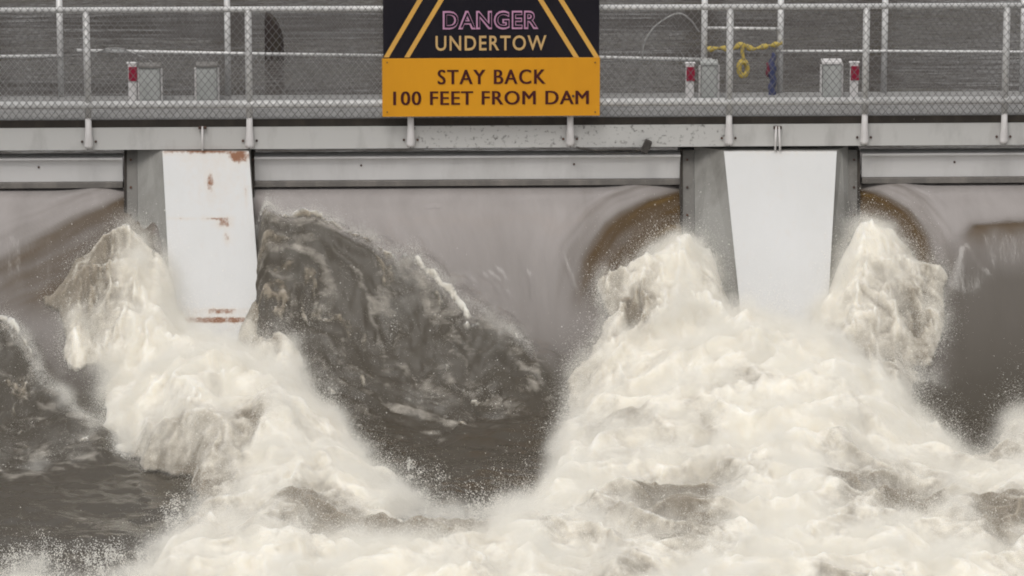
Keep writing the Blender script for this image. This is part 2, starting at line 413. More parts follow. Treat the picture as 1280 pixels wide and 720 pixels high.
# water drawn down round the piers: smooth clear amber lips
def lip(pxs, drop, w, side, am=1.0):
    global S, amber
    pts = [onbase(*p) for p in pxs]
    d, par = sdist(pts, GX, GY); d = d*side
    xx = [p[0] for p in pts]
    win = sstep(min(xx)-0.45, min(xx)-0.05, GX)*(1-sstep(max(xx)+0.05, max(xx)+0.45, GX))
    fade = sstep(1.0, 0.2, GY)*(1-sstep(-0.9, -1.9, GY))*win
    a = sstep(-0.05, w, d)
    S = S - drop*a*fade + 0.04*np.exp(-((d+0.15)/0.2)**2)*fade
    band = fbm(d*5.0+0.5*par, par*1.2, 70.0, 4, 0.6)
    S = S + 0.022*band*fade*sstep(-0.1, 0.3, d)
    amber = np.maximum(amber, np.clip(sstep(-0.25, 1.0, d+0.16*band)*(1.0+0.5*band), 0, 1)*fade*am)
lip([(862, 226), (800, 242), (748, 272), (716, 318), (702, 370), (700, 420)], 0.42, 1.1, -1)
lip([(1066, 226), (1105, 236), (1145, 258), (1172, 296), (1184, 340), (1186, 400)], 0.40, 1.0, 1)
lip([(168, 226), (120, 244), (60, 270), (0, 300), (-60, 340)], 0.35, 0.9, -1, 0.60)
amber = np.clip(amber, 0, 1)
# hollow in the lee of each pier
for pc_, hw_ in ((262, 0.46), (968, 0.78)):
    xc_ = at(pc_, 380, -1.3).x
    S = S - 0.85*(1-sstep(hw_*0.75, hw_*1.6, np.abs(GX-xc_)))*sstep(-0.12, -0.45, GY)*(1-sstep(-2.4, -3.4, GY))
xn_ = at(330, 330, -0.9).x
nearpier = np.exp(-(((GX-xn_-0.25)/0.5)**2+((GY+1.25)/0.6)**2))
# sky reflection painted into the unbroken sheet's colour, paler upstream, absent in the trough
sky_sheen = (1-rough)*(1-amber)*(0.62*sstep(-3.2, -1.4, GY)+0.38*sstep(-1.6, -0.2, GY))*(0.90+0.10*fbm(GX*2.6+0.8*fbm(GX*0.6, GY*0.6, 7.0, 2), GY*0.55, 61.0, 5, 0.6))
amber = np.maximum(amber, (0.40+0.15*fbm(GX*3, GY*2, 71.0, 3))*np.exp(-((d_E+0.05+0.08*fbm(GX*2.5, GY*2.5, 72.0, 3))/0.17)**2)*sstep(0.05, 0.3, p_E)*sstep(5.4, 5.7, GX))
sky_sheen = sky_sheen*(1-sstep(0.0, 0.5, amber))
sky_sheen = np.clip(sky_sheen*(1-0.75*sstep(4.9, 5.4, GX)*sstep(-0.9, -1.5, GY)), 0, 1)
# flowing relief
stream = fbm(GX*2.0+0.3*fbm(GX*0.7, GY*0.7, o=2), GY*0.55, 1.7, 4)
S = S + 0.007*stream*sstep(0.4, -0.8, GY)*(1-sstep(5.0, 5.5, GX))
cu, su = math.cos(math.radians(-40)), math.sin(math.radians(-40))
U_, V_ = WX*cu+WY*su, -WX*su+WY*cu
U_, V_ = U_+0.25*fbm(GX*1.0, GY*1.0, 33.0, 3), V_+0.25*fbm(GX*1.0, GY*1.0, 37.0, 3)
turb = fbm(U_*0.9, V_*3.2, 0.3, 6, 0.52); strk = fbm(U_*1.0, V_*5.5, 19.0, 5, 0.6); bil = billow(U_*1.0, V_*1.7, 4.4, 2, 0.5)
S = S + rough*(0.060*turb + 0.015*strk) * sstep(-9.5, -2.0, GY)
S = S + 0.035*fbm(GX*1.3, GY*0.5, 18.0, 4)*(1-rough)*(1-0.8*sstep(5.0, 5.5, GX))*sstep(0.2, -0.6, GY)
# short dark ripple grooves in the sheet
for (a_, b_) in (((592, 338), (628, 372)), ((604, 336), (642, 380)), ((614, 334), (636, 362)), ((652, 330), (668, 384)), ((560, 340), (600, 362)), ((620, 385), (655, 408)), ((520, 290), (536, 318)), ((528, 262), (552, 260)), ((700, 320), (722, 380)), ((572, 352), (590, 372))):
    d_, p_ = sdist([onbase(*a_), onbase((a_[0]+b_[0])/2+4, (a_[1]+b_[1])/2-4), onbase(*b_)], GX+0.02*fbm(GX*5, GY*5, 2.2, 2), GY)
    S = S - 0.022*np.exp(-(d_/0.026)**2)*sstep(0.0, 0.3, p_)*(1-sstep(0.7, 1.0, p_))
low = sstep(-1.6, -3.5, GY)
S = S + low*(0.05*fbm(GX*0.8, GY*1.1, 5.5, 4) + 0.012*turb)
froth = froth + low*0.22*sstep(0.05, 0.6, fbm(GX*0.9, GY*1.6, 12.0, 3)) + rough*0.30*strk
# pier drying: nothing to do, piers pass through the sheet

# ------------------------------------------------------------------ foam relief (metres above the water, by place)
cols = [-260, 0, 50, 100, 160, 192, 225, 265, 348, 410, 470, 540, 600, 660, 720, 780, 852, 885, 930, 1000, 1046, 1084, 1160, 1220, 1280, 1540]
TBL = {
 -.2:  [-1.5]*26,
 -.6:  [-1.5,-1.3,-1.1,-.65,-.10,-.3,-.6,-1.0,-.5,-1.2,-1.4,-1.5,-1.5,-1.5,-1.4,-1.1,-.22,-.4,-1.0,-1.0,-.6,-.10,-.9,-1.3,-1.5,-1.5],
 -.95: [-1.4,-1.2,-.5,-.12,.14,-.15,-.6,-1.0,-.35,-.9,-1.2,-1.5,-1.5,-1.5,-1.2,-.45,.06,-.2,-1.0,-1.0,-.5,.16,-.22,-.8,-1.2,-1.4],
 -1.4: [-1.2,-1.0,-.10,.16,.24,.05,-.5,-.95,-.30,-.7,-1.1,-1.4,-1.4,-1.2,-.35,.16,.28,.02,-.75,-.8,-.25,.26,.10,-.35,-1.0,-1.2],
 -2.05:[-1.0,-1.0,-.30,.12,.28,.26,.10,-.14,-.05,-.5,-1.0,-1.2,-1.2,-.8,-.02,.28,.38,.34,.12,.0,.10,.30,.12,-.4,-.9,-1.1],
 -2.65:[-.9,-1.0,-.6,-.02,.26,.42,.50,.50,.20,-.4,-.9,-1.1,-1.1,-.7,.05,.40,.52,.66,.80,.62,.50,.36,.0,-.7,-.9,-1],
 -3.6: [-.9,-1.0,-.7,-.35,.14,.5,.70,.82,.58,.06,-.6,-.9,-.9,-.6,.10,.50,.74,.88,.96,.92,.82,.58,.06,-.45,.10,.5],
 -4.7: [-.8,-.9,-.7,-.55,.04,.38,.54,.70,.70,.40,-.12,-.6,-.8,-.4,.24,.54,.62,.70,.82,.92,.92,.70,.16,-.12,.25,.5],
 -6.0: [-.7,-.8,-.7,-.7,-.6,-.45,-.2,.2,.44,.38,.16,-.30,-.65,-.35,.34,.46,.40,.44,.58,.68,.70,.54,.30,.26,.42,.4],
 -7.5: [-.6,-.55,-.6,-.6,-.55,-.35,-.05,.22,.34,.22,.12,.0,-.05,.14,.42,.45,.34,.38,.46,.52,.52,.40,.26,.30,.42,.4],
 -9.0: [-.2,-.12,-.10,-.2,-.15,-.02,.20,.38,.42,.32,.26,.30,.34,.42,.50,.50,.50,.50,.52,.55,.55,.5,.48,.5,.5,.5],
 -11.0:[.12]*2+[.18]*6+[.45]*18,
 -14.0:[.2]*26}
rows = sorted(TBL, reverse=True)
tab = np.array([TBL[r] for r in rows])
def warp_px(X, Y):      # lateral stations widen towards the viewer's bank, as the outflow fans out
    return project(X, Y, base(Y))[0]
PX = warp_px(GX, GY)
def cub(t): return t*t*(3-2*t)
rr_ = np.array(rows)
ri = np.clip(np.searchsorted(-rr_, -GY, side='right')-1, 0, len(rows)-2)
tv = cub(np.clip((rr_[ri]-GY)/(rr_[ri]-rr_[ri+1]), 0, 1))
ca = np.array(cols, float)
PXw = PX + 13*fbm(GX*1.1, GY*1.1, 21.0, 3)
ci = np.clip(np.searchsorted(ca, PXw, side='right')-1, 0, len(cols)-2)
tu = cub(np.clip((PXw-ca[ci])/(ca[ci+1]-ca[ci]), 0, 1))
H = (tab[ri, ci]*(1-tu)+tab[ri, ci+1]*tu)*(1-tv)+(tab[ri+1, ci]*(1-tu)+tab[ri+1, ci+1]*tu)*tv
Bs = base(GY)
# heights were planned over the undisturbed profile
b1 = billow(GX*1.1+0.4*fbm(GX*0.8, GY*0.8, 2.0, 2), GY*0.9, 9.0, 3, 0.5)
qx = GX+0.25*fbm(GX*1.4, GY*1.1, 13.0, 3); qy = GY+0.25*fbm(GX*1.4, GY*1.1, 23.0, 3)
def rays(xc, yc, sd):
    dx = qx-xc; dy = (qy-yc)*0.7
    r = np.hypot(dx, dy); th = np.arctan2(dx, -dy)
    return fbm(th*5.0, r*0.9, sd, 5, 0.6), r
R1, r1 = rays(at(262, 380, -1.3).x, -0.7, 3.0); R2, r2 = rays(at(968, 380, -1.3).x, -0.7, 43.0)
wr = sstep(-1.2, 1.2, r2-r1)
ray = R1*wr+R2*(1-wr)
b2 = 1.1+0.45*fbm(qx*2.4, qy*1.5, 3.0, 4, 0.5)+0.45*ray
b3 = fbm(qx*7.0, qy*5.0, 6.0, 3, 0.5)
calm = sstep(-0.3, 0.4, H)
Fz = Bs + H + (0.16*(b1-1.0) + 0.085*(b2-1.1))*(0.45+0.55*calm) + 0.008*b3
patch = fbm(U_*1.3, V_*4.2, 95.0, 5, 0.6)+0.30*fbm(GX*7, GY*6, 96.0, 3)
patch = S + 0.08*(patch-0.52+0.80*crestw+0.5*nearpier) - 0.5*(1-np.maximum(rough, crestw))
on_patch = patch > Fz
Fz = np.where(on_patch, patch, Fz)
teeth = np.maximum(0, fbm(GX*6.0, GY*2.5, 81.0, 4, 0.65))*sstep(-0.3, -0.6, GY)*(1-sstep(-2.0, -2.8, GY))
Fz = Fz + np.where(on_patch, 0, 0.16*teeth*calm)
depth = Fz - S
cover = np.clip(depth/0.10, -1, 1)
keep = depth > -0.06
# silt showing through thin, stretched foam
silt = 0.55*fbm(GX*0.9+0.4*fbm(GX*0.5, GY*0.4, 3.3, 2), GY*0.5, 31.0, 5, 0.55) + 0.08
def blob(px, py, rx, ry, a):
    global silt
    Y = float(np.interp(py, _pp, _yy)); p = at(px, py, Y)
    silt = silt + a*np.exp(-(((WX-p.x)/rx)**2+((WY-p.y)/ry)**2))
blob(450, 690, 1.0, 1.0, 1.1); blob(390, 660, 0.6, 0.7, 0.7); blob(560, 680, 0.5, 0.6, 0.5); blob(840, 680, 0.75, 1.6, 0.95); blob(1180, 680, 1.0, 1.0, 1.0); blob(1060, 660, 0.4, 0.8, 0.4); blob(280, 620, 0.5, 0.8, 0.5)
for cx_, cy_, rx_, ry_, a_ in ((100, 340, .7, .8, .22), (350, 350, .6, .9, .30), (790, 380, .9, .8, .16), (1130, 350, .8, .8, .16), (1100, 430, .8, .8, .15), (720, 450, .6, .9, .25)):
    blob(cx_, cy_, rx_, ry_, a_)
blob(1240, 610, 0.7, 0.7, 0.4); blob(330, 330, 0.5, 0.6, 0.15); blob(80, 400, 0.6, 0.6, 0.25)
silt = silt + 0.34*on_patch - 0.25*on_patch*np.clip(crestw+nearpier, 0, 1)
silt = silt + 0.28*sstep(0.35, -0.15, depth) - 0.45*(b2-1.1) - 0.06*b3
for cxp, cyp in ((290, 480), (940, 470), (1060, 560), (300, 700), (1000, 700)):
    blob(cxp, cyp, 1.2, 1.4, -0.22)

# water mesh
me, used = grid_mesh('water', gx, gy, S)
attr(me, 'froth', np.clip(froth, 0, 1).reshape(-1)[used]); attr(me, 'amber', amber.reshape(-1)[used]); attr(me, 'sky_sheen', sky_sheen.reshape(-1)[used]); attr(me, 'churn', rough.reshape(-1)[used])
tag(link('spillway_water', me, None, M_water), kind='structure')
# foam mesh, with a little sideways curl
fx = GX + 0.05*pnoise(GX*4, GY*4, 41.0)*calm; fy = GY + 0.05*pnoise(GX*4, GY*4, 51.0)*calm - 0.06*calm*(b2-1.0)
me, used = grid_mesh('foam', fx, fy, Fz, keep)
attr(me, 'cover', cover.reshape(-1)[used]); attr(me, 'silt', silt.reshape(-1)[used])
tag(link('foam', me, None, M_foam), 'churning white foam boiling below the piers', 'foam', kind='stuff')

# upstream pool and tail water: coarse sheets that meet the spillway
xs = np.linspace(-150, 150, 40); ys = np.array([62., 40, 20, 10, 5, 3, 1.9])
me, _ = grid_mesh('pool', xs, ys, np.repeat(np.interp(-ys, [-62, -3, -1.9], [POOL_Z, POOL_Z, float(base(1.9))-0.004])[:, None], 40, 1))
tag(link('upstream_water', me, None, M_pool), kind='structure')
xs = np.linspace(-40, 40, 161); ys = np.linspace(-13.9, -90, 150)
Zt = -2.7 + 0.18*fbm(xs[None, :]*0.5, ys[:, None]*0.4, 2.0, 4)
me, used = grid_mesh('tail', xs, ys, Zt)
attr(me, 'froth', np.clip(0.5-0.008*(-13.9-np.repeat(ys, 161)), 0, 1)[used]); attr(me, 'amber', np.zeros(len(used))); attr(me, 'sky_sheen', np.zeros(len(used)))
tag(link('downstream_water', me, None, M_water), kind='structure')

# ------------------------------------------------------------------ spray
idx = np.flatnonzero(keep.reshape(-1)); fX, fY, fZ = fx.reshape(-1)[idx], fy.reshape(-1)[idx], Fz.reshape(-1)[idx]
dep = depth.reshape(-1)[idx]; hb = b2.reshape(-1)[idx]
gzy, gzx = np.gradient(Fz, gy, gx)
nz = 1/np.sqrt(1+gzx**2+gzy**2); NX = (-gzx*nz).reshape(-1)[idx]; NY = (-gzy*nz).reshape(-1)[idx]; NZ = nz.reshape(-1)[idx]
cl = fbm(fX*2.3, fY*2.3, 77.0, 3)
wgt = (0.35+np.exp(-(dep/0.12)**2)*0.8)*np.exp(0.8*(hb-1.0))*np.exp(1.6*cl)*(fY > -11.5)*np.exp(-2.2*np.clip(silt.reshape(-1)[idx], 0, 1))*(1-0.9*on_patch.reshape(-1)[idx])
wgt /= wgt.sum()
def emit(n, s_out, s_up, r0, r1):
    k = rng.choice(len(idx), n, p=wgt)
    o = rng.exponential(s_out, n); up = rng.exponential(s_up, n)*np.exp(0.8*cl[k])
    j = rng.normal(0, 0.02, (n, 3))
    P = np.stack([fX[k]+NX[k]*o, fY[k]+NY[k]*o, fZ[k]+NZ[k]*o+up], -1)+j
    R = r0+(r1-r0)*rng.random(n)**3
    return P, R
parts = [emit(40000, 0.03, 0.03, 0.003, 0.006), emit(25000, 0.08, 0.10, 0.003, 0.006), emit(1300000, 0.045, 0.03, 0.0012, 0.0026), emit(500000, 0.10, 0.08, 0.0012, 0.0024)]
def jets(px0, px1, py0, py1, n, hmin, hmax):
    Ps = []; Rs = []
    for _ in range(n):
        px = random.uniform(px0, px1); py = random.uniform(py0, py1)
        x, y = onbase(px, py); z = float(base(y))
        h = random.uniform(hmin, hmax)*random.random()**0.5; lean = random.uniform(-0.25, 0.25); m = random.randint(40, 120)
        t = rng.random(m)**0.8
        wob = random.uniform(0.01, 0.05)
        Ps.append(np.stack([x+lean*h*t+rng.normal(0, wob, m)*(0.3+t), y+rng.normal(0, 0.05, m), z-0.05+h*t*1.1], -1))
        Rs.append(rng.uniform(0.0025, 0.008, m)*(1-0.4*t))
    return np.concatenate(Ps), np.concatenate(Rs)
parts += [jets(585, 700, 640, 668, 60, 0.15, 0.5), jets(0, 190, 690, 725, 70, 0.1, 0.45), jets(205, 255, 640, 700, 40, 0.1, 0.4),
          jets(735, 760, 500, 560, 24, 0.1, 0.35), jets(1090, 1210, 640, 680, 40, 0.1, 0.3),
          jets(450, 560, 580, 640, 30, 0.08, 0.25), jets(860, 930, 440, 470, 26, 0.3, 0.6)]
def crest_spray(pxs, n, s):
    pts = np.array([onbase(*p) for p in pxs]); t = rng.random(n)*(len(pts)-1); i = np.minimum(t.astype(int), len(pts)-2); f = (t-i)[:, None]
    q = pts[i]*(1-f)+pts[i+1]*f
    q0 = q
    for _ in range(3): q = q0-np.stack(wob(q[:, 0], q[:, 1]), -1)
    q = q+rng.normal(0, s, (n, 2))*np.exp(0.6*fbm(q[:, 0]*3, q[:, 1]*3, 44.0, 3))[:, None]
    ii = np.clip(np.searchsorted(-gy, -q[:, 1]), 0, len(gy)-1); jj = np.clip(np.searchsorted(gx, q[:, 0]), 0, len(gx)-1)
    z = S[ii, jj]+rng.exponential(0.035, n)*np.exp(0.8*fbm(q[:, 0]*4, q[:, 1]*4, 1.0, 2))
    return np.stack([q[:, 0], q[:, 1], z], -1), rng.uniform(0.0008, 0.0017, n)
parts += [crest_spray([(318, 257), (350, 266), (400, 286), (450, 309), (500, 338), (560, 376), (620, 416), (670, 455)], 30000, 0.04),
          crest_spray([(0, 410), (40, 455), (75, 500), (120, 550)], 25000, 0.06)]
PP = np.concatenate([p[0] for p in parts]); RR = np.concatenate([p[1] for p in parts])
sm = bpy.data.meshes.new('spray'); sm.vertices.add(len(PP)); sm.vertices.foreach_set('co', PP.astype(np.float32).ravel())
attr(sm, 'rad', RR); sm.update()
sp = link('spray', sm, None, M_spray); tag(sp, 'fine white spray and droplets flying off the foam', 'spray', kind='stuff')
ng = bpy.data.node_groups.new('droplets', 'GeometryNodeTree')
ng.interface.new_socket('Geometry', in_out='INPUT', socket_type='NodeSocketGeometry')
ng.interface.new_socket('Geometry', in_out='OUTPUT', socket_type='NodeSocketGeometry')
gi = ng.nodes.new('NodeGroupInput'); go = ng.nodes.new('NodeGroupOutput')
mp_ = ng.nodes.new('GeometryNodeMeshToPoints'); na = ng.nodes.new('GeometryNodeInputNamedAttribute'); na.data_type = 'FLOAT'; na.inputs[0].default_value = 'rad'
sma = ng.nodes.new('GeometryNodeSetMaterial'); sma.inputs['Material'].default_value = M_spray
ng.links.new(gi.outputs[0], mp_.inputs[0]); ng.links.new(na.outputs[0], mp_.inputs['Radius'])
ng.links.new(mp_.outputs[0], sma.inputs[0]); ng.links.new(sma.outputs[0], go.inputs[0])
sp.modifiers.new('droplets', 'NODES').node_group = ng

# ------------------------------------------------------------------ drifting mist: a thin, uneven volume that hugs the foam
foam_ob = bpy.data.objects['foam']
mm = bpy.data.materials.new('mist'); mm.use_nodes = True; t = mm.node_tree; t.nodes.clear()
pv = N(t, 'ShaderNodeVolumePrincipled'); pv.inputs['Color'].default_value = (1.0, 0.985, 0.945, 1); pv.inputs['Density'].default_value = 1.0
t.links.new(pv.outputs[0], N(t, 'ShaderNodeOutputMaterial').inputs['Volume'])
vm = bpy.data.meshes.new('mist'); vm.from_pydata([(0, -4, -2)], [], [])
mist = link('mist', vm, None, mm); tag(mist, 'thin white mist hanging over the churning foam', 'mist', kind='stuff')
ng = bpy.data.node_groups.new('mist_field', 'GeometryNodeTree')
ng.interface.new_socket('Geometry', in_out='INPUT', socket_type='NodeSocketGeometry')
ng.interface.new_socket('Geometry', in_out='OUTPUT', socket_type='NodeSocketGeometry')
go = ng.nodes.new('NodeGroupOutput')
oi = ng.nodes.new('GeometryNodeObjectInfo'); oi.inputs['Object'].default_value = foam_ob
pr = ng.nodes.new('GeometryNodeProximity'); pr.target_element = 'POINTS'
ng.links.new(oi.outputs['Geometry'], pr.inputs[0])
def gmath(op, a, b=None, c=None):
    n = ng.nodes.new('ShaderNodeMath'); n.operation = op
    for k, v in enumerate((a, b, c)):
        if v is None: continue
        if isinstance(v, (int, float)): n.inputs[k].default_value = v
        else: ng.links.new(v, n.inputs[k])
    return n.outputs[0]
fall = gmath('EXPONENT', gmath('MULTIPLY', pr.outputs['Distance'], -1/MIST_H))
nzv = ng.nodes.new('ShaderNodeTexNoise'); nzv.inputs['Scale'].default_value = 2.3; nzv.inputs['Detail'].default_value = 5.0; nzv.inputs['Roughness'].default_value = 0.62; nzv.inputs['Distortion'].default_value = 0.4
cl_ = gmath('MULTIPLY', gmath('MAXIMUM', gmath('SUBTRACT', nzv.outputs[0], 0.44), 0.0), 8.0)
den = gmath('MULTIPLY', gmath('MULTIPLY', gmath('MAXIMUM', gmath('SUBTRACT', fall, 0.05), 0.0), gmath('POWER', cl_, 1.5)), MIST_D)
sn = ng.nodes.new('GeometryNodeSampleNearest'); sn.domain = 'POINT'; ng.links.new(oi.outputs['Geometry'], sn.inputs[0])
si = ng.nodes.new('GeometryNodeSampleIndex'); si.data_type = 'FLOAT'; si.domain = 'POINT'; ng.links.new(oi.outputs['Geometry'], si.inputs[0]); ng.links.new(sn.outputs[0], si.inputs['Index'])
nm_ = ng.nodes.new('GeometryNodeInputNamedAttribute'); nm_.data_type = 'FLOAT'; nm_.inputs[0].default_value = 'silt'; ng.links.new(nm_.outputs[0], si.inputs['Value'])
den = gmath('MULTIPLY', den, gmath('MINIMUM', gmath('MAXIMUM', gmath('SUBTRACT', 1.0, gmath('MULTIPLY', si.outputs[0], 1.3)), 0.08), 1.2))
vc = ng.nodes.new('GeometryNodeVolumeCube')
lo_, hi_ = (-7.6, -12.0, -3.1), (7.6, 0.2, -0.7); vs = 0.055
vc.inputs['Min'].default_value = lo_; vc.inputs['Max'].default_value = hi_
for k, nm in enumerate(('Resolution X', 'Resolution Y', 'Resolution Z')): vc.inputs[nm].default_value = int((hi_[k]-lo_[k])/vs)
ng.links.new(den, vc.inputs['Density'])
sma = ng.nodes.new('GeometryNodeSetMaterial'); sma.inputs['Material'].default_value = mm
ng.links.new(vc.outputs[0], sma.inputs[0]); ng.links.new(sma.outputs[0], go.inputs[0])
mist.modifiers.new('mist_field', 'NODES').node_group = ng

# ------------------------------------------------------------------ piers
def corner_plate(name, tl, tr, bl, br, rust, parent):
    """front plate as a fine sheet with thickness, rust given as (u, v, ru, rv, amount)"""
    nu, nv = 60, 110
    u = np.linspace(0, 1, nu); v = np.linspace(0, 1, nv); U, V = np.meshgrid(u, v)
    tl, tr, bl, br = [np.array(p) for p in (tl, tr, bl, br)]
    P = ((1-U)*(1-V))[..., None]*tl+(U*(1-V))[..., None]*tr+((1-U)*V)[..., None]*bl+(U*V)[..., None]*br
    P = P.copy(); P[..., 1] += 0.006*fbm(U*3, V*5, 3.0, 3)
    q0 = np.arange(nu*nv).reshape(nv, nu)
    q = np.stack([q0[:-1, :-1], q0[1:, :-1], q0[1:, 1:], q0[:-1, 1:]], -1).reshape(-1, 4)
    co = P.reshape(-1, 3); back = co.copy(); back[:, 1] += 0.05
    rim = []
    loop = list(q0[0, :])+list(q0[1:, -1])+list(q0[-1, -2::-1])+list(q0[-2:0:-1, 0])
    for a, b in zip(loop, loop[1:]+loop[:1]): rim.append((a, b, b+nu*nv, a+nu*nv))
    allq = np.concatenate([q, np.array(rim)])
    me, used = raw_mesh(name, np.concatenate([co, back]), allq)
    me.polygons.foreach_set('use_smooth', np.zeros(len(me.polygons), bool))
    rv = np.zeros(U.shape)
    for (a, b, ra, rb, s) in rust: rv = np.maximum(rv, s*np.exp(-(((U-a)/ra)**2+((V-b)/rb)**2)))
    rv = np.concatenate([rv.reshape(-1)]*2)[used]
    attr(me, 'rust', rv)
    return link(name, me, parent, M_plate)

def pier(pxs, label, rust):
    (gl, bl_, ntl, ntr, br_, gr, nbl, nbr) = pxs      # guide left, body left, nose top l/r, body right, guide right, nose bottom l/r (at py 402)
    TOP, FY, FB, BY = 189.5, -0.12, -1.25, 0.26
    tl = at(ntl, TOP, FY); tr = at(ntr, TOP, FY); b1_ = at(nbl, 402, FB); b2_ = at(nbr, 402, FB)
    k = (-3.9-tl.z)/(b1_.z-tl.z)
    BL = tl+(b1_-tl)*k; BR = tr+(b2_-tr)*k
    kl = at(bl_, TOP-8, BY); kr = at(br_, TOP-8, BY)
    root = empty('bridge_pier', ((tl.x+tr.x)/2, 0, -3.9), label, 'pier', 'piers holding up the walkway')
    zt = tl.z
    bm = bmesh.new()
    off = Vector((0, 0.052, 0))
    def rake(px):
        t0 = at(px, TOP-2, BY-0.03); t1 = at(px, 392, -0.90)
        return Vector((t0.x, t0.y, zt)), t0+(t1-t0)*((-3.9-t0.z)/(t1.z-t0.z))
    (klt, klb), (krt, krb) = rake(bl_), rake(br_)
    add_hexa(bm, [BL+off, BR+off, krb, klb], [tl+off, tr+off, krt, klt])
    bmesh.ops.subdivide_edges(bm, edges=bm.edges, cuts=1)
    bm_obj('nose', bm, M_conc, root)
    corner_plate('front_plate', tl, tr, BL, BR, rust, root)
    bm = bmesh.new(); add_box(bm, kl.x+0.01, kr.x-0.01, BY+0.003, 1.25, -4.6, zt-0.004); bm_obj('body', bm, M_conc, root, bevel=0.02)
    for (a, b, s) in ((gl, bl_, -1), (br_, gr, 1)):
        if a == b: continue
        # raking steel guide: leans downstream towards its foot
        f0, f1, zf = BY-0.06, -0.95, -2.35
        ta, tb = at(a, TOP-2, f0), at(b, TOP-2, f0); fa, fb = at(a, 392, f1), at(b, 392, f1)
        kk = (-3.9-ta.z)/(fa.z-ta.z)
        ga, gb_ = ta+(fa-ta)*kk, tb+(fb-tb)*kk
        bm = bmesh.new()
        add_hexa(bm, [ga, gb_, Vector((gb_.x, BY+0.4, -3.9)), Vector((ga.x, BY+0.4, -3.9))], [ta, tb, Vector((tb.x, BY+0.4, ta.z)), Vector((ta.x, BY+0.4, ta.z))])
        g = bm_obj('gate_guide', bm, M_guide, root, bevel=0.006)
        for kz in range(6):
            c0 = ((ta+tb)/2).lerp((fa+fb)/2, 0.06+kz*0.17)
            bm = bmesh.new(); add_tube(bm, [c0+Vector((0, 0.01, 0)), c0+Vector((0, -0.02, 0.004))], 0.016, 6); bm_obj('bolt', bm, M_bolt, g)
        # seam plate along the guide's outer edge
        e0, e1 = (ta, fa) if s < 0 else (tb, fb)
        w_ = Vector((0.035*(1 if s < 0 else -1), 0, 0)); o_ = Vector((0, -0.012, 0))
        bm = bmesh.new(); add_hexa(bm, [e1+o_, e1+w_+o_, e1+w_-o_*0.2, e1-o_*0.2] if s < 0 else [e1+w_+o_, e1+o_, e1-o_*0.2, e1+w_-o_*0.2], [e0+o_, e0+w_+o_, e0+w_-o_*0.2, e0-o_*0.2] if s < 0 else [e0+w_+o_, e0+o_, e0-o_*0.2, e0+w_-o_*0.2])
        bm_obj('edge_strip', bm, M_timber, g)
    return root
pierL = pier((155, 172, 203, 311, 313.5, 318, 214.5, 327), 'narrow white faced pier streaked with rust holding up the walkway',
     [(0.45, 0.0, 0.7, 0.012, 0.70), (0.88, 0.014, 0.16, 0.028, 0.80), (0.6, 0.03, 0.35, 0.06, 0.30), (0.53, 0.10, 0.09, 0.055, 0.55), (0.6, 0.09, 0.3, 0.10, 0.26), (0.58, 0.213, 0.20, 0.007, 0.68), (0.66, 0.226, 0.12, 0.02, 0.68), (0.68, 0.27, 0.04, 0.022, 0.52),
      (0.5, 0.528, 0.9, 0.010, 0.85), (0.55, 0.500, 0.36, 0.008, 0.75), (0.5, 0.53, 0.7, 0.03, 0.32), (0.2, 0.212, 0.16, 0.006, 0.48), (0.93, 0.13, 0.025, 0.06, 0.45), (0.3, 0.02, 0.1, 0.05, 0.3)])
pierR = pier((850, 868, 905, 1046, 1060, 1075, 927, 1034), 'wide clean white pier tapering downward between two grey side guides',
     [(0.55, 0.26, 0.03, 0.01, 0.32), (0.5, 0.003, 0.5, 0.006, 0.35)])

# ------------------------------------------------------------------ walkway
walk = empty('dam_walkway', (0, 0, -0.4), 'long grey steel walkway crossing above the spillway on piers', 'walkway')
XL, XR = -9.0, 9.0
deck_z = at(640, 146, -0.02).z
bm = bmesh.new(); add_box(bm, XL, XR, -0.02, 1.40, deck_z-0.05, deck_z); bm_obj('deck', bm, M_deck, walk, bevel=0.006)
zt_ = at(640, 157, -0.06).z; zb_ = at(640, 184.5, -0.06).z
bm = bmesh.new(); add_box(bm, XL, XR, 0.12, 0.24, zt_-0.03, deck_z-0.053); bm_obj('stringer', bm, M_timber, walk)
bm = bmesh.new(); add_box(bm, XL, XR, -0.045, -0.023, zt_-0.02, at(640, 147.5, -0.045).z); bm_obj('edge_timber', bm, M_timber, walk)
post_px = [-93, 109, 311, 513, 713, 912, 1082, 1257, 1430]
edges = [XL]+[at(p, 170, -0.06).x for p in post_px]+[XR]
def channel(a, b, y0, zt, zb, flange, web, lipz):
    """C section facing the camera: web plate with top and bottom lips"""
    bm = bmesh.new()
    prof = [(y0, zt), (y0+flange, zt), (y0+flange, zt-lipz), (y0+web, zt-lipz), (y0+web, zb+lipz), (y0+flange, zb+lipz), (y0+flange, zb), (y0, zb)]
    va = [bm.verts.new((a, y, z)) for y, z in prof]; vb = [bm.verts.new((b, y, z)) for y, z in prof]
    n = len(prof)
    for i in range(n): bm.faces.new((va[i], va[(i+1) % n], vb[(i+1) % n], vb[i]))
    bm.faces.new(va[::-1]); bm.faces.new(vb)
    return bm
def speckled():
    m = worn('beam_scuffed_paint', (0.50, 0.495, 0.485), (0.07, 0.065, 0.06), 0.65, 15.0, thr=(0.55, 0.70), streak=False)
    return m
M_scuff = speckled()
for a, b in zip(edges[:-1], edges[1:]):
    if b-a < 0.05: continue
    pc = 640+100*(a+b)/2
    bm = channel(a+0.006, b-0.006, -0.06, zt_, zb_, 0.16, 0.012, 0.014)
    bm_obj('channel_beam', bm, M_scuff if 515 < pc < 830 else M_beam, walk)
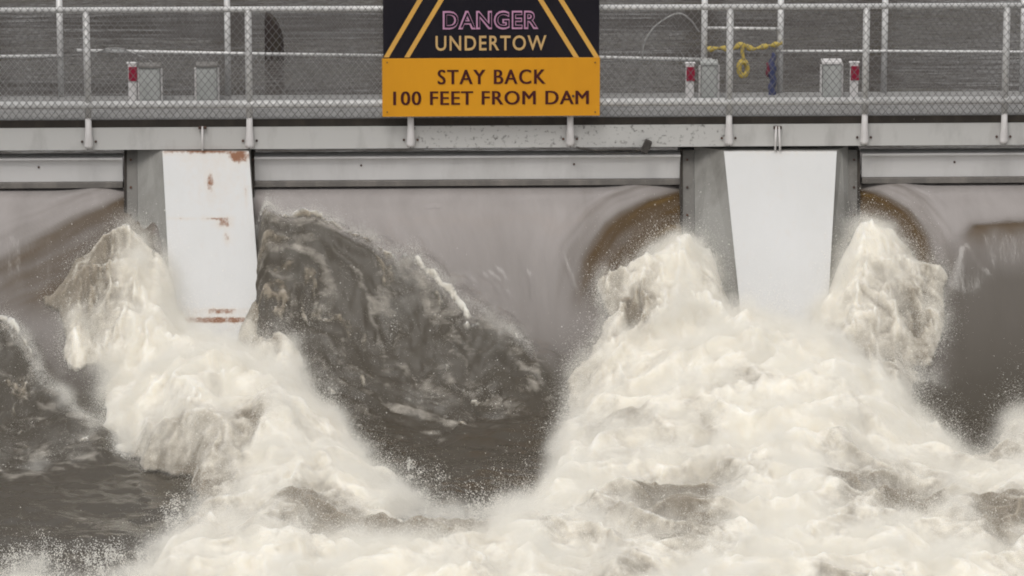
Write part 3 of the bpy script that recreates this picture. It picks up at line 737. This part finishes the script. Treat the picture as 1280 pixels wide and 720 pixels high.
# lower girders between the piers
gt, gb, gw0 = 189.5, 232.5, 222.0
for a, b in ((None, 155), (318, 850), (1075, None)):
    Yg = 0.06
    xa = XL if a is None else at(a, 210, 0.25).x+0.006
    xb = XR if b is None else at(b, 210, 0.25).x-0.006
    z0 = at(640, 189, Yg+0.24).z; z1 = at(640, 223, Yg).z; z2 = at(640, 232, Yg).z
    bm = bmesh.new()
    add_box(bm, xa, xb, Yg-0.02, Yg+0.26, z0-0.028, z0)
    g = bm_obj('girder', bm, M_girder, walk, bevel=0.004)
    bm = bmesh.new(); add_box(bm, xa+0.002, xb-0.002, Yg+0.05, Yg+0.075, z1-0.02, z0-0.030); bm_obj('web', bm, M_girder, g)
    bm = bmesh.new(); add_box(bm, xa+0.002, xb-0.002, Yg-0.01, Yg+0.2, z2, z1-0.023); bm_obj('seal_strip', bm, M_seal, g, bevel=0.006)
    nst = max(1, int((xb-xa)/1.9))
    for i in range(nst):
        x = xa+(i+0.5)*(xb-xa)/nst
        bm = bmesh.new(); add_tube(bm, [(x, Yg+0.049, (z0+z1)/2+0.02), (x, Yg+0.035, (z0+z1)/2+0.02)], 0.014, 6); bm_obj('bolt', bm, M_bolt, g)
# rear beam
bm = bmesh.new(); add_box(bm, XL, XR, 1.30, 1.42, deck_z-0.22, deck_z-0.054); bm_obj('rear_beam', bm, M_beam, walk)

# ------------------------------------------------------------------ chain link
def chain_link(name, xa, xb, zlo, zhi, y, pitch, r, mat_, parent, top=None, seed=0):
    """woven diamonds: two families of diagonal wires, clipped to the panel; top(x) may lower the upper edge"""
    verts = []; faces = []
    slope = 1.25
    def seg(p, q, dy):
        p = Vector(p); q = Vector(q); t = (q-p)
        if t.length < 0.01: return
        t.normalize(); u = Vector((t.z, 0, -t.x)); w = Vector((0, 1, 0))
        i = len(verts)
        for b in (p, q):
            for (c, s) in ((1, 0), (0, 1), (-1, 0), (0, -1)):
                verts.append(tuple(b+u*c*r+w*s*r+w*dy))
        for k in range(4): faces.append((i+k, i+(k+1) % 4, i+4+(k+1) % 4, i+4+k))
    h = zhi-zlo; run = h/slope
    for fam in (1, -1):
        n0 = int(math.floor((xa-run)/pitch))-1; n1 = int(math.ceil((xb+run)/pitch))+1
        for n in range(n0, n1+1):
            x0 = n*pitch + (0 if fam > 0 else 0)
            # param s: 0..1 from bottom to top
            s0, s1 = 0.0, 1.0
            dx = fam*run
            for lim, sg in ((xa, 1), (xb, -1)):
                # sg*(x0+s*dx-lim) >= 0
                a0 = sg*(x0-lim); a1 = sg*(x0+dx-lim)
                if a0 < 0 and a1 < 0: s0 = 2
                elif a0 < 0: s0 = max(s0, a0/(a0-a1))
                elif a1 < 0: s1 = min(s1, a0/(a0-a1))
            if s1-s0 < 0.01: continue
            m = 10 if top is not None else 3
            pts = []
            for i in range(m+1):
                s = s0+(s1-s0)*i/m
                x = x0+dx*s; z = zlo+h*s
                if top is not None and z > top(x): break
                pts.append((x, y+0.010*math.sin(x*3.1+z*4+seed), z))
            for a, b in zip(pts[:-1], pts[1:]): seg(a, b, 0.006*fam)
    me = bpy.data.meshes.new(name); me.from_pydata(verts, [], faces); me.update()
    o = link(name, me, parent, mat_); tag(o, kind='stuff')
    return o

fence = empty('chain_link_fence', (0, -0.12, zb_), 'galvanised chain link fence along the front edge of the walkway', 'fence')
FYY = -0.115
ztop = at(640, 10, FYY).z; zbot = at(640, 128.5, FYY).z
bm = bmesh.new(); add_tube(bm, [(XL, FYY, ztop), (XR, FYY, ztop)], 0.036, 12); bm_obj('top_rail', bm, M_galv, fence, True)
bm = bmesh.new(); add_tube(bm, [(XL, FYY, zbot), (XR, FYY, zbot)], 0.050, 12); bm_obj('bottom_rail', bm, M_galv, fence, True)
zfoot = at(640, 182, FYY).z
for p in post_px:
    x = at(p, 90, FYY).x
    bm = bmesh.new(); add_tube(bm, [(x, FYY+0.004, zbot-0.16), (x, FYY+0.004, ztop-0.01)], 0.043, 12)
    po = bm_obj('post', bm, M_galv, fence, True)
    bm = bmesh.new(); add_tube(bm, [(x, FYY+0.006, zfoot), (x, FYY+0.006, zfoot+0.03), (x, FYY+0.004, zfoot+0.26), (x, FYY+0.004, zbot-0.13)], [0.050, 0.056, 0.040, 0.036], 12)
    bm_obj('post_foot', bm, M_white, po, True)
    for q in (-1, 1):
        bm = bmesh.new(); add_tube(bm, [(x+q*0.085, -0.061, zfoot+0.07), (x+q*0.085, -0.078, zfoot+0.07)], 0.016, 6); bm_obj('bolt', bm, M_bolt, po)
fx_ = [XL]+[at(p, 90, FYY).x for p in post_px]+[XR]
for i, (a, b) in enumerate(zip(fx_[:-1], fx_[1:])):
    if b-a < 0.1: continue
    chain_link('chain_link_mesh', a, b, at(640, 147, -0.17).z, ztop+0.06, -0.175, 0.088, 0.0036, M_wire, fence, seed=i)

# rear railing with a loose, sagging wire mesh
RY = 1.36
rail = empty('rear_railing', (0, RY, deck_z), 'weathered pipe railing with sagging wire mesh along the upstream edge of the walkway', 'railing')
zrt = at(640, -22, RY).z
for p in (-130, 76, 285, 495, 700, 880, 975, 1105, 1278, 1460):
    x = at(p, 90, RY).x
    bm = bmesh.new(); add_tube(bm, [(x, RY, deck_z), (x, RY, zrt)], 0.040, 10); bm_obj('post', bm, M_galv, rail, True)
bm = bmesh.new(); add_tube(bm, [(XL, RY, zrt), (XR, RY, zrt)], 0.036, 10); bm_obj('top_rail', bm, M_galv, rail, True)
for pts, r in (([(-280, 73), (76, 70)], .022), ([(96, 63), (300, 67), (495, 70)], .022), ([(495, 70), (700, 71)], .022), ([(700, 71), (890, 75)], .026), ([(884, 35), (975, 36)], .020), ([(970, 64), (1105, 64), (1290, 65), (1560, 66)], .018)):
    bm = bmesh.new(); add_tube(bm, [at(a, b, RY-0.05) for a, b in pts], r, 8); bm_obj('mid_rail', bm, M_galv, rail, True)
def sag(pts):
    xx = [at(a, 80, RY).x for a, b in pts]; zz = [at(a, b, RY).z for a, b in pts]
    return lambda x: float(np.interp(x, xx, zz))+0.012*math.sin(x*9)
for pts in ([(-280, 66), (76, 68), (100, 66), (200, 63), (285, 60), (400, 62), (495, 68)], [(495, 66), (700, 62)], [(700, 62), (800, 60), (880, 66)]):
    chain_link('wire_mesh', at(pts[0][0], 80, RY).x, at(pts[-1][0], 80, RY).x, deck_z+0.02, at(640, 50, RY).z, RY-0.09, 0.076, 0.0026, M_wireold, rail, top=sag(pts), seed=3)
# bent loose wire on the rail
def arc(pts, n=24):
    P = [Vector(p) for p in pts]; out = []
    for i in range(len(P)-1):
        p0 = P[max(i-1, 0)]; p1 = P[i]; p2 = P[i+1]; p3 = P[min(i+2, len(P)-1)]
        for k in range(n):
            t = k/n
            out.append(0.5*((2*p1)+(p2-p0)*t+(2*p0-5*p1+4*p2-p3)*t*t+(-p0+3*p1-3*p2+p3)*t**3))
    return out+[P[-1]]
bm = bmesh.new(); add_tube(bm, arc([at(a, b, RY-0.07) for a, b in ((803, 72), (806, 52), (820, 32), (846, 17), (862, 24), (874, 40))], 8), 0.012, 6)
tag(bm_obj('bent_wire', bm, M_wireold, None, True), 'thin grey wire bent into a hoop above the rear rail beside the sign', 'wire')
bm = bmesh.new(); add_tube(bm, arc([at(a, b, RY-0.08) for a, b in ((118, 66), (135, 61), (152, 61), (165, 66), (180, 72), (190, 78))], 8), 0.010, 6)
tag(bm_obj('bent_wire', bm, M_wireold, None, True), 'loose wire end curling off the mid rail above a red marker', 'wire')

# ------------------------------------------------------------------ things on the deck
MY = 0.95
def marker(px, label, py0=80):
    p = at(px, 122, MY); x = p.x; zt = at(px, py0, MY).z
    root = empty('marker_post', (x, MY, deck_z), label, 'marker', 'red and white marker posts on the deck')
    bm = bmesh.new(); add_box(bm, x-0.052, x+0.052, MY-0.03, MY+0.03, deck_z, zt+0.005); bm_obj('stake', bm, M_white, root, bevel=0.006)
    bm = bmesh.new(); add_box(bm, x-0.044, x+0.06, MY-0.046, MY-0.033, zt-0.21, zt-0.03); bm_obj('red_panel', bm, M_red, root, bevel=0.003)
    bm = bmesh.new(); add_box(bm, x-0.068, x+0.066, MY-0.036, MY+0.036, zt+0.006, zt+0.022); bm_obj('cap', bm, M_white, root, bevel=0.004)
marker(166, 'red and white marker post beside a grey box with dark lid')
marker(862, 'red and white marker post by the rear post nearest the danger sign')
marker(1067, 'red and white marker post beside the grey box with pale lid', 79)
def post_box(px, w, py0, label, capm):
    p = at(px, 122, MY); x = p.x; zt = at(px, py0, MY).z; w = w/200
    root = empty('deck_box', (x, MY, deck_z), label, 'box', 'grey boxes on the deck')
    bm = bmesh.new(); add_box(bm, x-w, x+w, MY-0.08, MY+0.12, deck_z, zt); bm_obj('casing', bm, M_boxgrey, root, bevel=0.008)
    bm = bmesh.new(); add_box(bm, x-w-0.012, x+w+0.012, MY-0.095, MY+0.135, zt+0.002, zt+0.035); bm_obj('lid', bm, capm, root, bevel=0.006)
    bm = bmesh.new(); add_box(bm, x-w*0.8, x+w*0.8, MY-0.086, MY-0.0805, deck_z+0.06, zt-0.05); bm_obj('door_panel', bm, M_boxgrey, root)
    for q in (-1, 1):
        bm = bmesh.new(); add_box(bm, x+q*(w+0.018)-0.012, x+q*(w+0.018)+0.012, MY-0.02, MY+0.03, deck_z, zt-0.02); bm_obj('side_rail', bm, M_white, root)
post_box(188, 25, 84, 'grey box with dark lid beside a red marker post', M_boxcap)
post_box(259, 25, 83, 'grey box with dark lid standing alone without a marker beside it', M_boxcap)
post_box(886, 20, 80, 'narrow grey box partly hidden by fence posts near the danger sign', M_boxgrey)
post_box(1039, 23, 79, 'grey box with pale lid beside a red marker post', M_white)

# yellow rope
root = empty('yellow_rope', at(928, 66, RY), 'frayed yellow rope tied between posts with a knotted bundle hanging', 'rope')
bm = bmesh.new(); add_tube(bm, arc([at(a, b, RY-0.09) for a, b in ((884, 62), (900, 60), (916, 61), (928, 55), (940, 61), (956, 58), (968, 56), (978, 54))], 6), [0.028+0.012*math.sin(i*0.9) for i in range(43)], 8); bm_obj('line', bm, M_rope, root, True)
bm = bmesh.new(); add_tube(bm, arc([at(a, b, RY-0.10) for a, b in ((929, 57), (928, 66), (930, 76))], 6), 0.024, 8); bm_obj('drop', bm, M_rope, root, True)
bm = bmesh.new()
loop = []
for i in range(70):
    a = i/70*2*math.pi*5; c = at(929, 86, RY-0.11)
    loop.append(c+Vector((0.055*math.cos(a)+0.012*math.sin(a*0.37), 0.025*math.sin(a*0.5+1), 0.095*math.sin(a)+0.012*math.cos(a*0.23))))
add_tube(bm, loop, 0.022, 7); bm_obj('coil', bm, M_rope, root, True)
# blue and red bundle against the rear post
root = empty('cloth_bundle', at(964, 120, RY), 'slim dark blue and red cloth bundle hanging against a rear post', 'cloth')
def drape(name, pts, rads, m):
    bm = bmesh.new(); add_tube(bm, arc([at(a, b, RY-0.10) for a, b in pts], 6), list(np.interp(np.linspace(0, 1, (len(pts)-1)*6+1), np.linspace(0, 1, len(rads)), rads)), 10)
    for v in bm.verts: v.co += Vector((0.012*math.sin(v.co.z*40), 0.01*math.sin(v.co.x*90), 0))
    bm_obj(name, bm, m, root, True)
drape('blue_cloth', [(967, 66), (965, 84), (966, 100), (964, 121)], [0.02, 0.05, 0.045, 0.05], M_blue)
drape('red_cloth', [(961, 78), (960, 88), (961, 96)], [0.015, 0.035, 0.012], M_darkred)

# fittings under the channel
root = empty('dangling_fitting', at(808, 184, -0.16), 'small dark fitting dangling from a cable under the channel beam', 'fitting')
bm = bmesh.new(); c = at(808, 183, -0.15)
add_box(bm, -0.045, 0.045, -0.05, 0.05, -0.08, 0.08)
bmesh.ops.rotate(bm, verts=bm.verts, cent=(0, 0, 0), matrix=Matrix.Rotation(math.radians(24), 3, 'Y')); bmesh.ops.translate(bm, verts=bm.verts, vec=c)
bm_obj('housing', bm, M_fit, root, bevel=0.012)
bm = bmesh.new(); add_tube(bm, arc([at(a, b, -0.14) for a, b in ((720, 184), (745, 188), (770, 187), (790, 187), (800, 188))], 6), 0.012, 6); bm_obj('cable', bm, M_fit, root, True)
bm = bmesh.new(); add_tube(bm, arc([at(a, b, -0.13) for a, b in ((735, 190), (765, 192), (792, 190), (802, 187))], 6), 0.009, 6); bm_obj('cable', bm, M_fit, root, True)
for px, lab in ((972, 'pale forked bracket hanging from the channel over the clean white pier'), (253, 'small pale hook hanging from the channel over the rusty pier')):
    root = empty('hanger_bracket', at(px, 160, -0.1), lab, 'bracket')
    for q in ((-3, 3) if px > 900 else (0,)):
        bm = bmesh.new(); add_tube(bm, [at(px+q*0.6, 158, -0.10), at(px+q, 188, -0.15)], 0.013, 7); bm_obj('prong', bm, M_white, root, True)
    bm = bmesh.new(); c = at(px, 160, -0.09); add_box(bm, c.x-0.05, c.x+0.05, c.y-0.02, c.y+0.025, c.z-0.012, c.z+0.02); bm_obj('clamp', bm, M_bolt, root)

# ------------------------------------------------------------------ warning sign
SY = -0.24
sign = empty('warning_sign', at(614, 146, SY), 'large black and amber danger sign fixed to the chain link fence', 'sign')
def panel(name, x0, x1, y0, y1, Y, m, dep=0.02):
    a = at(x0, y1, Y); b = at(x1, y0, Y)
    bm = bmesh.new(); add_box(bm, a.x, b.x, Y, Y+dep, a.z, b.z); return bm_obj(name, bm, m, sign, bevel=0.003)
up = panel('upper_panel', 479, 749.5, -45, 73, SY, M_black)
lo = panel('lower_panel', 478, 750, 72, 146, SY-0.012, M_yellow)
def stripe(a, b, c, d, w=6.5):
    bm = bmesh.new(); Y = SY-0.004
    ext = (-45-b)/(d-b)
    p0 = at(a, b, Y); p1 = at(c, d, Y); q = p0+(p1-p0)*ext
    W = Vector((w/100, 0, 0))
    v = [bm.verts.new(x) for x in (p0-W/2, p0+W/2, q+W/2, q-W/2)]
    f = bm.faces.new(v); r_ = bmesh.ops.extrude_face_region(bm, geom=[f])
    for e in r_['geom']:
        if isinstance(e, bmesh.types.BMVert): e.co.y += 0.003
    bm_obj('stripe', bm, M_stripe, up)
for s in ((482.8, 71.8, 519.7, 9), (508.6, 71.8, 546, 9), (747 - 1, 71.8, 707, 9), (720.5, 71.8, 681.5, 9)): stripe(*s)
def text(body, x0, x1, y0, y1, Y, m, parent, off=0.0, name='lettering', space=1.0, bold=0.0):
    cu = bpy.data.curves.new('t', 'FONT'); cu.body = body; cu.size = 1.0; cu.extrude = 0.01; cu.offset = off; cu.space_character = space; cu.resolution_u = 4
    o = bpy.data.objects.new('t', cu); C.objects.link(o); bpy.context.view_layer.update()
    me = bpy.data.meshes.new_from_object(o.evaluated_get(bpy.context.evaluated_depsgraph_get()))
    bpy.data.objects.remove(o); bpy.data.curves.remove(cu)
    n = len(me.vertices); co = np.empty(n*3, np.float32); me.vertices.foreach_get('co', co); co = co.reshape(-1, 3)
    mn, mxx = co.min(0), co.max(0)
    a = at(x0, y1, Y); b = at(x1, y0, Y)
    out = np.empty_like(co)
    out[:, 0] = a.x+(co[:, 0]-mn[0])/(mxx[0]-mn[0])*(b.x-a.x)
    out[:, 2] = a.z+(co[:, 1]-mn[1])/(mxx[1]-mn[1])*(b.z-a.z)
    out[:, 1] = Y-(co[:, 2]-mn[2])*0.2
    me.vertices.foreach_set('co', out.ravel()); me.update(); me.materials.clear()
    if bold:
        bm = bmesh.new(); bm.from_mesh(me); k = len(bm.verts)
        d = bmesh.ops.duplicate(bm, geom=bm.verts[:]+bm.edges[:]+bm.faces[:])
        for e in d['geom']:
            if isinstance(e, bmesh.types.BMVert): e.co += Vector((bold, -0.0007, 0))
        bm.to_mesh(me); bm.free()
    return tag(link(name, me, parent, m), kind='stuff')
text('DANGER', 553.5, 673, 13, 37, SY-0.004, M_pink, up, 0.045, space=1.12)
text('DANGER', 555.8, 670.7, 15.3, 34.7, SY-0.009, M_black, up, -0.004, name='lettering_fill', space=1.12)
text('UNDERTOW', 544.5, 683, 44, 63.5, SY-0.004, M_tan, up, 0.012, space=1.15)
text('STAY BACK', 547, 681, 86.5, 105.5, SY-0.0145, M_maroon, lo, space=1.15, bold=0.012)
text('100 FEET FROM DAM', 491.5, 735, 113, 131.5, SY-0.0145, M_maroon, lo, space=1.1, bold=0.012)
for px, py in ((716.5, 120), (484, 78), (744, 78), (484, 140), (744, 140)):
    c = at(px, py, SY-0.012); bm = bmesh.new(); add_tube(bm, [c, c+Vector((0, -0.012, 0))], 0.016 if px == 716.5 else 0.009, 8); bm_obj('bolt', bm, M_bolt, lo)

# ------------------------------------------------------------------ pile standing in the pool
pw = at(343, 66, 8.2)
bm = bmesh.new()
prof = []
for (z, l, r_) in ((-3.5, -0.135, 0.135), (POOL_Z+0.05, -0.135, 0.135), (POOL_Z+0.30, -0.135, 0.13), (POOL_Z+0.45, -0.135, 0.09), (POOL_Z+0.58, -0.13, 0.03), (POOL_Z+0.66, -0.12, -0.06)):
    prof.append([bm.verts.new((pw.x+l+(r_-l)*(0.5+0.5*math.cos(a)), pw.y+0.13*math.sin(a), z)) for a in [k*math.pi/7 for k in range(14)]])
for a, b in zip(prof[:-1], prof[1:]):
    for k in range(14): bm.faces.new((a[k], a[(k+1) % 14], b[(k+1) % 14], b[k]))
bm.faces.new(prof[-1])
tag(bm_obj('mooring_pile', bm, M_pile, None, True), 'dark weathered pile with slanted top standing in the water upstream', 'pile')

# ------------------------------------------------------------------ trees on the far bank (seen mirrored in the pool)
def tree_mesh(seed, h):
    r = random.Random(seed)
    bm = bmesh.new(); top = Vector((r.uniform(-.5, .5), r.uniform(-.5, .5), h*0.8))
    add_tube(bm, [(0, 0, -0.5), top*0.4, top], [0.28, 0.2, 0.05], 8)
    tips = []
    for i in range(26):
        s = r.uniform(0.2, 0.95); b = top*s; a = r.uniform(0, 6.28); L = h*0.32*(1.15-s*0.7)
        e = b+Vector((math.cos(a)*L, math.sin(a)*L, L*r.uniform(0.4, 1.0)))
        add_tube(bm, [b, (b+e)/2+Vector((0, 0, 0.2)), e], [0.08, 0.05, 0.02], 5); tips += [(b+e)/2, e]
    me = bpy.data.meshes.new('trunk'); bm.to_mesh(me); bm.free(); me.materials.append(M_bark)
    V = []; Fc = []
    for t in tips:
        for k in range(150):
            c = t+Vector((r.gauss(0, .8), r.gauss(0, .8), r.gauss(0, .7)))
            u = Vector((r.gauss(0, 1), r.gauss(0, 1), r.gauss(0, 1))).normalized(); w = u.orthogonal().normalized(); s = r.uniform(.10, .2)
            i = len(V); V += [c-u*s, c+w*s*.6, c+u*s, c-w*s*.6]; Fc.append((i, i+1, i+2, i+3))
    cm = bpy.data.meshes.new('crown'); cm.from_pydata([tuple(v) for v in V], [], Fc); cm.update(); cm.materials.append(M_leaf)
    return me, cm
kinds = [tree_mesh(1, 13.0), tree_mesh(2, 11.0), tree_mesh(3, 14.5)]
for i in range(17):
    x = -44+i*5.4+random.uniform(-1.2, 1.2); y = 47+random.uniform(-1.5, 4)
    t = empty('bank_tree', (x, y, 0.3), 'brown leafy tree in the row on the far upstream bank', 'tree', 'trees along the far upstream bank')
    t.rotation_euler = (0, 0, random.uniform(0, 6.28)); s = random.uniform(1.25, 1.6); t.scale = (s, s, s)
    a, b = kinds[i % 3]
    for nm, m in (('trunk', a), ('crown', b)):
        o = bpy.data.objects.new(nm, m); C.objects.link(o); o.parent = t
